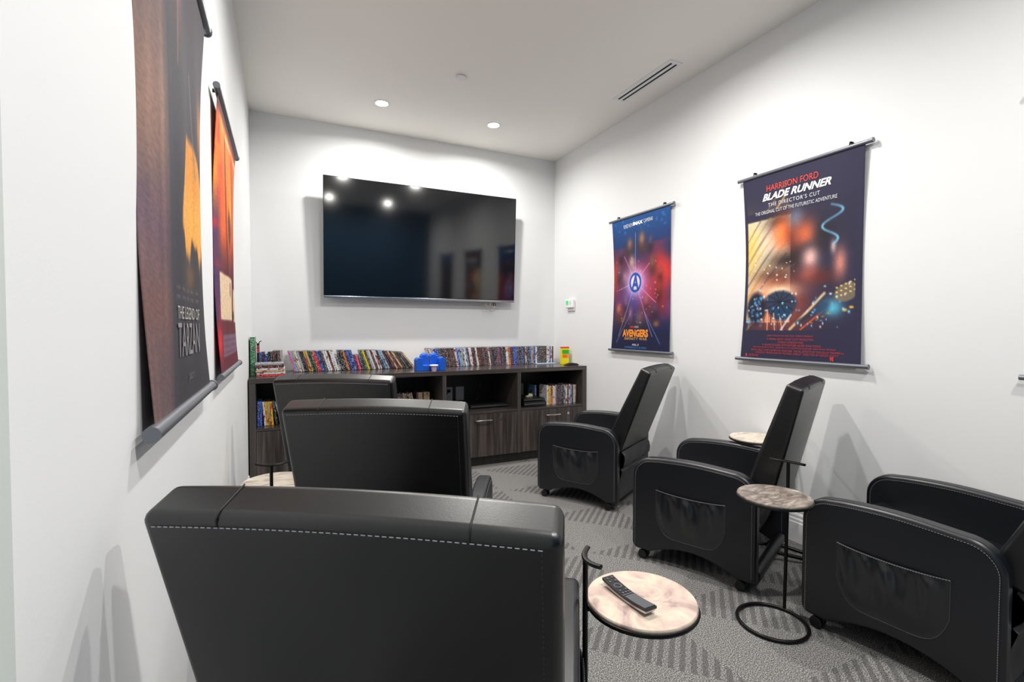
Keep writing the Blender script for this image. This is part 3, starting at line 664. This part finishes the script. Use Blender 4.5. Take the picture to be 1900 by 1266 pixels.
# ---------------------------------------------------------------- wall scrolls
rng = np.random.default_rng(3)
class Art:
    """a painted cloth as a colour grid; u left to right, v top to bottom"""
    def __init__(s, nu, nv, base):
        s.nu, s.nv = nu, nv
        s.U, s.V = np.meshgrid(np.linspace(0, 1, nu), np.linspace(0, 1, nv)); s.I = np.ones((nv, nu, 3))*np.array(base)/255.; s.asp = nv/nu
    def put(s, a, c): a = np.clip(a, 0, 1)[..., None]; s.I = s.I*(1-a)+np.array(c)/255.*a
    def ell(s, cx, cy, rx, ry, c, soft=.15, al=1, rot=0):
        x = s.U-cx; y = (s.V-cy)*1.45; r = math.radians(rot); X = x*math.cos(r)+y*math.sin(r); Y = -x*math.sin(r)+y*math.cos(r)
        d = np.sqrt((X/rx)**2+(Y/(ry*1.45))**2); s.put(np.clip((1-d)/soft, 0, 1)*al, c)
    def glow(s, cx, cy, rx, ry, c, al=1):
        d = ((s.U-cx)/rx)**2+((s.V-cy)/ry)**2; s.put(np.exp(-d)*al, c)
    def rect(s, u0, u1, v0, v1, c, al=1, soft=.004):
        a = np.clip((s.U-u0)/soft, 0, 1)*np.clip((u1-s.U)/soft, 0, 1)*np.clip((s.V-v0)/soft, 0, 1)*np.clip((v1-s.V)/soft, 0, 1); s.put(a*al, c)
    def line(s, x0, y0, x1, y1, w, c, al=1, soft=.5):
        dx, dy = x1-x0, (y1-y0)*1.45; L = dx*dx+dy*dy; t = np.clip(((s.U-x0)*dx+(s.V-y0)*1.45*dy)/L, 0, 1)
        d = np.sqrt((s.U-x0-t*dx)**2+((s.V-y0)*1.45-t*dy)**2); s.put(np.clip((w-d)/(w*soft), 0, 1)*al, c)
    def noise(s, f, fy=None):
        fy = fy or int(f*1.45); g = rng.random((fy+2, f+2)); x = s.U*f; y = s.V*fy; i = x.astype(int); j = y.astype(int); a = x-i; b = y-j; a = a*a*(3-2*a); b = b*b*(3-2*b)
        return (g[j, i]*(1-a)+g[j, i+1]*a)*(1-b)+(g[j+1, i]*(1-a)+g[j+1, i+1]*a)*b
    def specks(s, n, u0, u1, v0, v1, r, cols, al=.9):
        for _ in range(n):
            s.glow(rng.uniform(u0, u1), rng.uniform(v0, v1), r*rng.uniform(.5, 1.3), r*.7*rng.uniform(.5, 1.3), cols[rng.integers(len(cols))], al)
    def grain(s, k=.05): s.I = np.clip(s.I*(1+k*(rng.random(s.I.shape[:2])[..., None]-.5)*2), 0, 1)
ARTMAT = bpy.data.materials.new('printed_cloth'); ARTMAT.use_nodes = True
_n = ARTMAT.node_tree; _b = _n.nodes['Principled BSDF']; _a = _n.nodes.new('ShaderNodeAttribute'); _a.attribute_name = 'art'; _n.links.new(_a.outputs['Color'], _b.inputs['Base Color']); _b.inputs['Roughness'].default_value = .7; _b.inputs['Specular IOR Level'].default_value = .3

def scroll(lab, wall, yc, art, texts, w=.632, z0=.917, z1=1.912, rod=.692, rr=.0095, phase=0, curl=.012, emb=()):
    """wall scroll: reader's right is local +x, the room is local -y"""
    rz = -PI/2 if wall == 'right' else PI/2
    t = thing('wall_scroll', lab, 'poster', (W if wall == 'right' else 0, yc, 0), rz, 'printed cloth wall scrolls')
    off = .022
    def pos(u, v):
        e = math.sin(PI*v)
        nar = 1-.030*e
        x = (u-.5)*w*nar
        edge = abs(u*2-1)**4
        y = -off+.003*math.sin(u*23+phase)*e*.5+.0035*math.sin(u*9+phase*2+v*2)*e*.6+curl*edge*e*.9
        return Vector((x, y, z1+(z0-z1)*v))
    me = bpy.data.meshes.new('cloth'); nu, nv = art.nu, art.nv
    vs = [tuple(pos(i/(nu-1), j/(nv-1))*S) for j in range(nv) for i in range(nu)]
    fs = [(j*nu+i, (j+1)*nu+i, (j+1)*nu+i+1, j*nu+i+1) for j in range(nv-1) for i in range(nu-1)]
    me.from_pydata(vs, [], fs); at = me.color_attributes.new('art', 'FLOAT_COLOR', 'POINT')
    I = art.I.reshape(-1, 3); I = np.where(I <= .04045, I/12.92, ((I+.055)/1.055)**2.4)
    at.data.foreach_set('color', np.concatenate([I, np.ones((len(I), 1))], 1).astype(np.float32).ravel())
    me.materials.append(ARTMAT); me.shade_smooth(); me.update()
    c = bpy.data.objects.new('cloth', me); COL.objects.link(c); c.parent = t
    sol = c.modifiers.new('thickness', 'SOLIDIFY'); sol.thickness = .0012; sol.offset = -1
    for zz, nm in ((z1, 'top_rod'), (z0, 'bottom_rod')):
        r_ = MB().cyl((-rod/2, -off, zz), (rod/2, -off, zz), rr, 20).build(nm, M['rod'], t, smooth=True)
        for s in (-1, 1): MB().cyl((s*rod/2-.004, -off, zz), (s*(rod/2+.004), -off, zz), rr*1.22, 20).build('end_cap', M['rod'], r_, bevel=.0015)
    for s in (-1, 1):
        hk = MB().tube([(s*rod*.36, -off, z1+.008), (s*rod*.36, -off+.004, z1+.024), (s*rod*.36, 0, z1+.026)], .003, 8).cyl((s*rod*.36, -.012, z1+.022), (s*rod*.36, 0, z1+.022), .006, 12).build('hanger', M['blackmetal'], t)
    for (s_, u, v, wid, hgt, colr, kw) in texts:
        cu = bpy.data.curves.new('text', 'FONT'); cu.body = s_; cu.align_x = 'CENTER'; cu.align_y = 'CENTER'; cu.size = 1; cu.shear = kw.get('shear', 0); cu.offset = kw.get('bold', 0); cu.resolution_u = 3
        cu.space_character = kw.get('sp', 1)
        to = bpy.data.objects.new('text', cu); COL.objects.link(to); dg = bpy.context.evaluated_depsgraph_get(); mm = bpy.data.meshes.new_from_object(to.evaluated_get(dg))
        bpy.data.objects.remove(to); bpy.data.curves.remove(cu)
        bm = bmesh.new(); bm.from_mesh(mm); bpy.data.meshes.remove(mm)
        xs = [q.co.x for q in bm.verts]; ys = [q.co.y for q in bm.verts]
        if not xs: continue
        x0, x1, y0, y1 = min(xs), max(xs), min(ys), max(ys)
        for q in bm.verts:
            uu = u+((q.co.x-x0)/(x1-x0)-.5)*wid; vv = v-((q.co.y-y0)/max(y1-y0, 1e-6)-.5)*hgt
            q.co = (pos(uu, vv)+Vector((0, -.0022, 0)))*S
        m2 = bpy.data.meshes.new('lettering'); bm.to_mesh(m2); bm.free()
        key = 'print_%d_%d_%d' % colr
        if key not in bpy.data.materials: mat(key, colr, .6)
        m2.materials.append(bpy.data.materials[key])
        lo = bpy.data.objects.new('lettering', m2); COL.objects.link(lo); lo.parent = c
    return t, c, pos

# scroll 1: dark navy with amber and black collage
A = Art(190, 280, (44, 42, 66))
A.rect(.03, .46, .245, .80, (214, 206, 190))
for k in range(9):
    x0 = -.15+.0*k; yy = .24+.062*k
    A.line(-.02, yy+.15, .42, yy-.17, .011+.003*(k % 3), (206, 160, 44) if k % 2 else (120, 92, 40), .9, 1)
A.glow(.02, .40, .14, .16, (236, 190, 60), .6); A.glow(.34, .33, .1, .10, (228, 224, 216), .9); A.rect(0, .03, .2, 1, (44, 42, 66)); A.rect(0, 1, .2, .242, (44, 42, 66)); A.rect(.46, 1, .2, .47, (42, 40, 62))
A.glow(.36, .27, .13, .05, (30, 26, 30), .9); A.glow(.40, .335, .11, .09, (220, 92, 42), 1); A.glow(.36, .34, .05, .05, (244, 150, 84), .6); A.glow(.47, .37, .05, .08, (90, 36, 30), .7)
A.glow(.50, .27, .06, .05, (100, 128, 160), .7); A.glow(.58, .36, .09, .07, (216, 104, 62), .9); A.glow(.73, .37, .07, .07, (34, 30, 38), .8)
A.glow(.44, .48, .18, .05, (32, 28, 30), .95); A.glow(.33, .55, .2, .04, (46, 40, 40), .8); A.glow(.38, .60, .12, .045, (38, 32, 36), .8); A.line(.20, .60, .5, .5, .004, (150, 140, 140), .5, 1)
A.glow(.63, .43, .09, .03, (26, 22, 30), .8); A.glow(.62, .48, .065, .055, (228, 180, 172), 1); A.glow(.62, .56, .08, .04, (190, 104, 90), .8); A.glow(.72, .58, .13, .04, (90, 38, 36), .8)
A.glow(.85, .52, .045, .07, (222, 140, 120), .85); A.glow(.80, .44, .02, .03, (236, 200, 190), .7)
for k in range(60):
    q_ = k/59; A.glow(.80+.09*math.sin(q_*9)*(1-q_*.5)-.02, .24+.19*q_, .007, .006, (120, 190, 220), .6)
A.glow(.34, .70, .24, .14, (214, 80, 40), .9); A.glow(.36, .635, .15, .035, (250, 226, 190), .95); A.ell(.37, .70, .165, .075, (46, 56, 78), .2); A.ell(.38, .75, .12, .05, (30, 60, 90), .4)
for k in range(12): A.line(.37, .69, .37+.14*math.cos(k*.55), .70+.07*math.sin(k*.55), .004, (22, 26, 36))
A.ell(.14, .72, .12, .10, (34, 32, 46), .3)
for k in range(7): A.line(.22+.035*k, .84, .23+.028*k, .72+.01*k, .006, (232, 170, 130) if k % 2 else (60, 50, 60), .8)
A.line(.46, .835, .74, .66, .016, (240, 212, 160), .95, 1); A.line(.38, .84, .47, .76, .012, (230, 235, 240), .9, 1); A.line(.55, .835, .80, .71, .010, (226, 90, 50), .9, 1); A.line(.52, .80, .78, .70, .02, (40, 44, 58), .7)
A.glow(.80, .73, .07, .04, (90, 190, 220), .9); A.ell(.72, .73, .09, .035, (40, 70, 100), .5, rot=-25, al=.8)
A.ell(.90, .66, .10, .045, (120, 108, 90), .2, al=.9, rot=-22)
for k in range(5):
    for j in range(3): A.rect(.82+.032*k, .84+.032*k, .632-.008*k+.022*j, .643-.008*k+.022*j, (236, 196, 110), .9)
for k in range(3): A.rect(.90+.045*k-.03, .938+.045*k-.03, .733-.012*k, .752-.012*k, (250, 200, 60), .95, .01)
for k in range(4): A.rect(.62+.045*k, .655+.045*k, .795-.015*k, .808-.015*k, (240, 180, 50), .9, .01)
A.specks(60, .04, .95, .62, .83, .008, [(150, 220, 250), (255, 255, 255), (90, 160, 230)]); A.specks(26, .03, .2, .66, .82, .013, [(90, 170, 220), (60, 120, 190)], .8); A.specks(18, .1, .5, .45, .62, .006, [(255, 255, 255)])
A.rect(0, 1, .838, 1, (44, 42, 66)); A.rect(.955, 1, 0, 1, (44, 42, 66)); A.rect(.0, .035, .0, 1, (44, 42, 66))
# poster-size colour of printed navy cloth has a soft sheen; nothing painted for light
A.grain(.06)
TX = [('HARRISON FORD', .455, .083, .44, .032, (222, 66, 52), {}), ('BLADE RUNNER', .485, .128, .58, .038, (236, 236, 240), dict(shear=.35, bold=.035)),
      ("THE DIRECTOR'S CUT", .47, .172, .44, .020, (214, 214, 220), dict(sp=1.2)), ('THE ORIGINAL CUT OF THE FUTURISTIC ADVENTURE', .47, .207, .70, .018, (206, 206, 214), {})]
CR = [('JERRY PERENCHIO AND BUD YORKIN PRESENT', .46, .870, .40), ('A MICHAEL DEELEY - RIDLEY SCOTT PRODUCTION', .46, .886, .40), ('STARRING HARRISON FORD', .47, .902, .22), ('IN BLADE RUNNER WITH RUTGER HAUER SEAN YOUNG', .47, .917, .50),
      ('EDWARD JAMES OLMOS  SCREENPLAY BY HAMPTON FANCHER AND DAVID PEOPLES', .48, .932, .70), ('BRIAN KELLY AND HAMPTON FANCHER  VISUAL EFFECTS BY DOUGLAS TRUMBULL', .50, .946, .78), ('VANGELIS  PRODUCED BY MICHAEL DEELEY  DIRECTED BY RIDLEY SCOTT', .50, .960, .70)]
TX += [(s_, u, v, wd_, .0105, (176, 60, 66), {}) for s_, u, v, wd_ in CR]
TX += [('R', .065, .977, .022, .016, (200, 60, 60), dict(bold=.05)), ('RESTRICTED', .135, .977, .09, .012, (190, 58, 62), {}), ('WB', .80, .975, .03, .022, (206, 60, 60), dict(bold=.05))]
scroll('dark navy wall scroll lettered BLADE RUNNER on the right wall', 'right', 1.612, A, TX, phase=.4, curl=.020)

# scroll 2: blue top, purple and red cloud, white star burst
B = Art(130, 190, (30, 40, 84))
n1 = B.noise(5); n2 = B.noise(9); n3 = B.noise(16)
B.put(np.clip(1-B.V*3.0, 0, 1)*.9, (24, 84, 150)); B.put((B.V > .22)*np.clip(n1*1.2-.2, 0, 1)*np.clip(1-abs(B.V-.5)*2.2, 0, 1)*1.4, (176, 44, 52)); B.put(np.clip(n2-.35, 0, 1)*np.clip((B.V-.3)*3, 0, 1)*np.clip((.85-B.V)*6, 0, 1), (96, 60, 140))
B.glow(.08, .42, .12, .10, (214, 60, 50), .8); B.glow(.88, .45, .14, .14, (224, 56, 48), .9); B.glow(.80, .62, .14, .10, (196, 44, 60), .7); B.glow(.80, .80, .04, .02, (255, 170, 80), .9)
B.put(np.clip((B.V-.76)*9, 0, 1)*.9, (26, 28, 60))
for cx, cy, rx, ry, c in ((.34, .20, .06, .05, (150, 100, 80)), (.55, .18, .06, .055, (168, 112, 84)), (.18, .25, .045, .04, (70, 60, 90)), (.70, .20, .04, .035, (96, 74, 92)), (.38, .34, .06, .055, (196, 160, 130)), (.14, .39, .055, .05, (88, 80, 90)), (.25, .44, .05, .045, (150, 110, 100)), (.74, .36, .055, .05, (120, 78, 66)),
                      (.86, .42, .04, .04, (150, 70, 60)), (.84, .54, .045, .06, (140, 50, 46)), (.64, .62, .055, .045, (150, 90, 90)), (.27, .62, .05, .045, (110, 80, 110)), (.36, .72, .05, .06, (140, 96, 130)), (.52, .75, .08, .06, (110, 84, 90)), (.78, .68, .06, .05, (86, 60, 90)), (.13, .68, .06, .045, (200, 110, 70)), (.22, .76, .07, .035, (90, 60, 70))):
    B.glow(cx, cy+.06, rx*1.3, ry*1.2, tuple(int(v*.45) for v in c), .8); B.glow(cx, cy, rx*.8, ry*.8, c, .9)
B.glow(.45, .50, .20, .12, (186, 130, 220), .9); B.glow(.44, .49, .12, .075, (250, 240, 252), 1)
for dx, dy in ((.0, -.36), (.36, .16), (.30, .40), (-.30, .40), (-.2, -.2), (.25, -.12), (-.3, .05)): B.line(.44, .49, .44+dx, .49+dy, .006, (214, 190, 250), .75, 1)
B.line(.36, .72, .10, .94, .004, (120, 150, 220), .8); B.line(.62, .72, .86, .94, .004, (120, 150, 220), .8)
th_ = np.sqrt((B.U-.44)**2+((B.V-.495)*1.45)**2); B.put(np.clip((.017-abs(th_-.092))/.006, 0, 1), (28, 84, 170))
B.specks(40, .05, .95, .3, .8, .008, [(255, 150, 90), (255, 220, 200), (180, 140, 255)], .7); B.specks(18, .05, .95, .02, .12, .014, [(70, 150, 200)], .5); B.grain(.06)
TX = [('FILMED WITH', .31, .066, .16, .028, (220, 228, 240), {}), ('IMAX', .485, .062, .17, .026, (245, 248, 252), dict(bold=.05)), ('CAMERAS', .66, .060, .15, .026, (220, 228, 240), {}),
      ('A', .44, .495, .13, .115, (26, 78, 160), dict(bold=.03, shear=.1)), ('MARVEL', .40, .822, .07, .016, (200, 60, 60), dict(bold=.04)), ('STUDIOS', .475, .822, .07, .014, (214, 214, 220), {}),
      ('AVENGERS', .45, .868, .46, .056, (232, 142, 52), dict(bold=.05)), ('INFINITY WAR', .46, .909, .40, .020, (224, 168, 96), dict(sp=1.1)), ('APRIL 27', .46, .954, .12, .014, (230, 230, 236), {}), ('EXPERIENCE IT IN IMAX', .46, .974, .38, .013, (70, 130, 200), {})]
scroll('blue and red wall scroll lettered AVENGERS on the right wall near the corner', 'right', 2.806, B, TX, phase=1.3, curl=.018)

# scroll 3, mostly out of view on the right wall
Cc = Art(60, 90, (26, 34, 60)); Cc.put(np.clip(1-Cc.V*3.5, 0, 1), (30, 80, 140)); Cc.glow(.3, .5, .3, .3, (16, 16, 26), .9); Cc.glow(.8, .45, .16, .2, (170, 70, 50), .8); Cc.grain(.05)
scroll('blue and dark wall scroll on the right wall, only its rod end entering the picture', 'right', .431, Cc, [], phase=2)

# scroll 4: near left wall, brown and slate with an amber sky
E_ = Art(120, 240, (62, 58, 66))
nn = E_.noise(40, 3); n5 = E_.noise(6, 10)
lf = np.clip((.20+.05*E_.V-E_.U)*14, 0, 1)
E_.put(lf, (104, 84, 88)); E_.put(lf*np.exp(-((E_.V-.44)/.13)**2)*.85, (170, 132, 112)); E_.put(lf*np.exp(-((E_.V-.66)/.09)**2)*.7, (92, 74, 106)); E_.put(lf*np.exp(-((E_.V-.80)/.08)**2)*.6, (126, 86, 82)); E_.put(lf*n5*.45, (150, 112, 96)); E_.put(lf*nn*.25, (70, 54, 58))
E_.put(np.clip((E_.U-.20)*12, 0, 1)*np.clip((.48-E_.U)*12, 0, 1)*np.clip((.30-E_.V)*7, 0, 1)*.85, (134, 92, 86)); E_.line(.40, .02, .36, .30, .012, (196, 140, 122), .8, 1)
E_.put(np.clip((.9-E_.V)*5, 0, 1)*np.exp(-((E_.U-.30)/.09)**2)*.6, (44, 46, 56))
top = .40+np.clip(.52-E_.U, 0, 1)*1.6+np.clip(E_.U-.66, 0, 1)*.25; og = np.clip((E_.U-.40)*40, 0, 1)*np.clip((E_.V-top)*50, 0, 1)*np.clip((.67+.028*np.sin(E_.U*27)+.012*np.sin(E_.U*70)-E_.V)*50, 0, 1)
E_.put(og, (224, 142, 52)); E_.put(og*np.exp(-((E_.V-.60)/.10)**2)*.8, (246, 176, 78)); E_.put(np.clip((E_.U-.72)*10, 0, 1)*np.exp(-((E_.V-.33)/.07)**2)*.8, (206, 126, 60))
E_.line(.60, .26, .68, .48, .012, (120, 112, 116), .8, 1); E_.put(np.clip((E_.V-.66)*16, 0, 1)*np.clip((E_.U-.27)*12, 0, 1)*.85, (56, 54, 60)); E_.glow(.55, .72, .10, .03, (150, 100, 60), .5)
for r0 in (.748, .766): 
    for k in range(5): E_.rect(.30+.085*k, .36+.085*k, r0, r0+.010, (110, 106, 108), .6)
E_.put(nn*.10, (30, 28, 34)); E_.grain(.08)
TX = [('THE LEGEND OF', .49, .803, .40, .026, (180, 176, 172), {}), ('TARZAN', .49, .858, .40, .068, (138, 134, 138), {}), ('JULY 1', .52, .942, .12, .018, (120, 118, 124), {})]
scroll('tall brown and amber wall scroll nearest the camera on the left wall', 'left', 1.245, E_, TX, w=.64, z0=.925, z1=1.905, rod=.70, rr=.0125, phase=.9, curl=.026)

# scroll 5: far left wall, orange and red with cream blocks
F_ = Art(90, 170, (86, 30, 44))
a1 = F_.noise(7, 3); a2 = F_.noise(14, 20)
F_.put(np.clip((.62-F_.V)*6, 0, 1)*.95, (226, 96, 40)); F_.put(np.clip((.55-F_.V)*5, 0, 1)*np.clip(a1*1.6-.5, 0, 1), (250, 160, 50)); F_.put(np.clip((.14-F_.U)*12, 0, 1)*np.clip((F_.V-.28)*6, 0, 1)*.9, (78, 52, 96)); F_.put(np.clip((.18-F_.U)*7, 0, 1)*np.clip(a2*2-1.1, 0, 1), (220, 40, 50))
F_.put(np.clip((.07-F_.V)*30, 0, 1)*.9, (70, 28, 40)); F_.line(.30, .1, .36, .6, .03, (60, 26, 30), .8, 1); F_.line(.62, .12, .60, .6, .03, (96, 34, 36), .7, 1); F_.ell(.48, .42, .10, .10, (60, 40, 44), .5, .8); F_.line(.84, .1, .80, .5, .012, (56, 26, 34), .8, 1)
F_.put(np.clip((F_.V-.50)*10, 0, 1)*np.clip((.64-F_.V)*12, 0, 1)*a1*1.2, (90, 60, 70))
for k in range(7): F_.line(.80, .47+.035*k, .96, .455+.035*k, .008, (214, 206, 206), .8)
F_.put(np.clip((F_.U-.15)*20, 0, 1)*np.clip(1-abs(F_.V-.085)*60, 0, 1)*np.clip(a2*3-.6, 0, 1), (232, 206, 170)); F_.rect(.08, .56, .62, .80, (222, 196, 160), .95); F_.rect(.60, .93, .66, .81, (222, 196, 160), .95); F_.rect(.44, .50, .64, .70, (120, 40, 40)); F_.rect(.72, .80, .70, .75, (170, 40, 40)); F_.rect(.58, .61, .60, .80, (90, 50, 50)); F_.ell(.62, .78, .06, .03, (40, 28, 34), .4)
F_.rect(0, 1, .80, 1, (96, 34, 46), .9); F_.glow(.04, .88, .06, .06, (230, 40, 40), .9); F_.rect(.12, .94, .85, .94, (120, 96, 116), .8)
for k in range(4): F_.rect(.12, .94, .85+.024*k, .855+.024*k, (60, 36, 52))
F_.grain(.08)
TX = [('A MAGAZINE', .55, .075, .70, .030, (226, 208, 180), {})][:0]
_t, _c, _pos = scroll('orange and red wall scroll on the left wall beyond the brown one', 'left', 2.19, F_, TX, w=.67, z0=.925, z1=1.86, rod=.745, rr=.0105, phase=2.2, curl=.024)
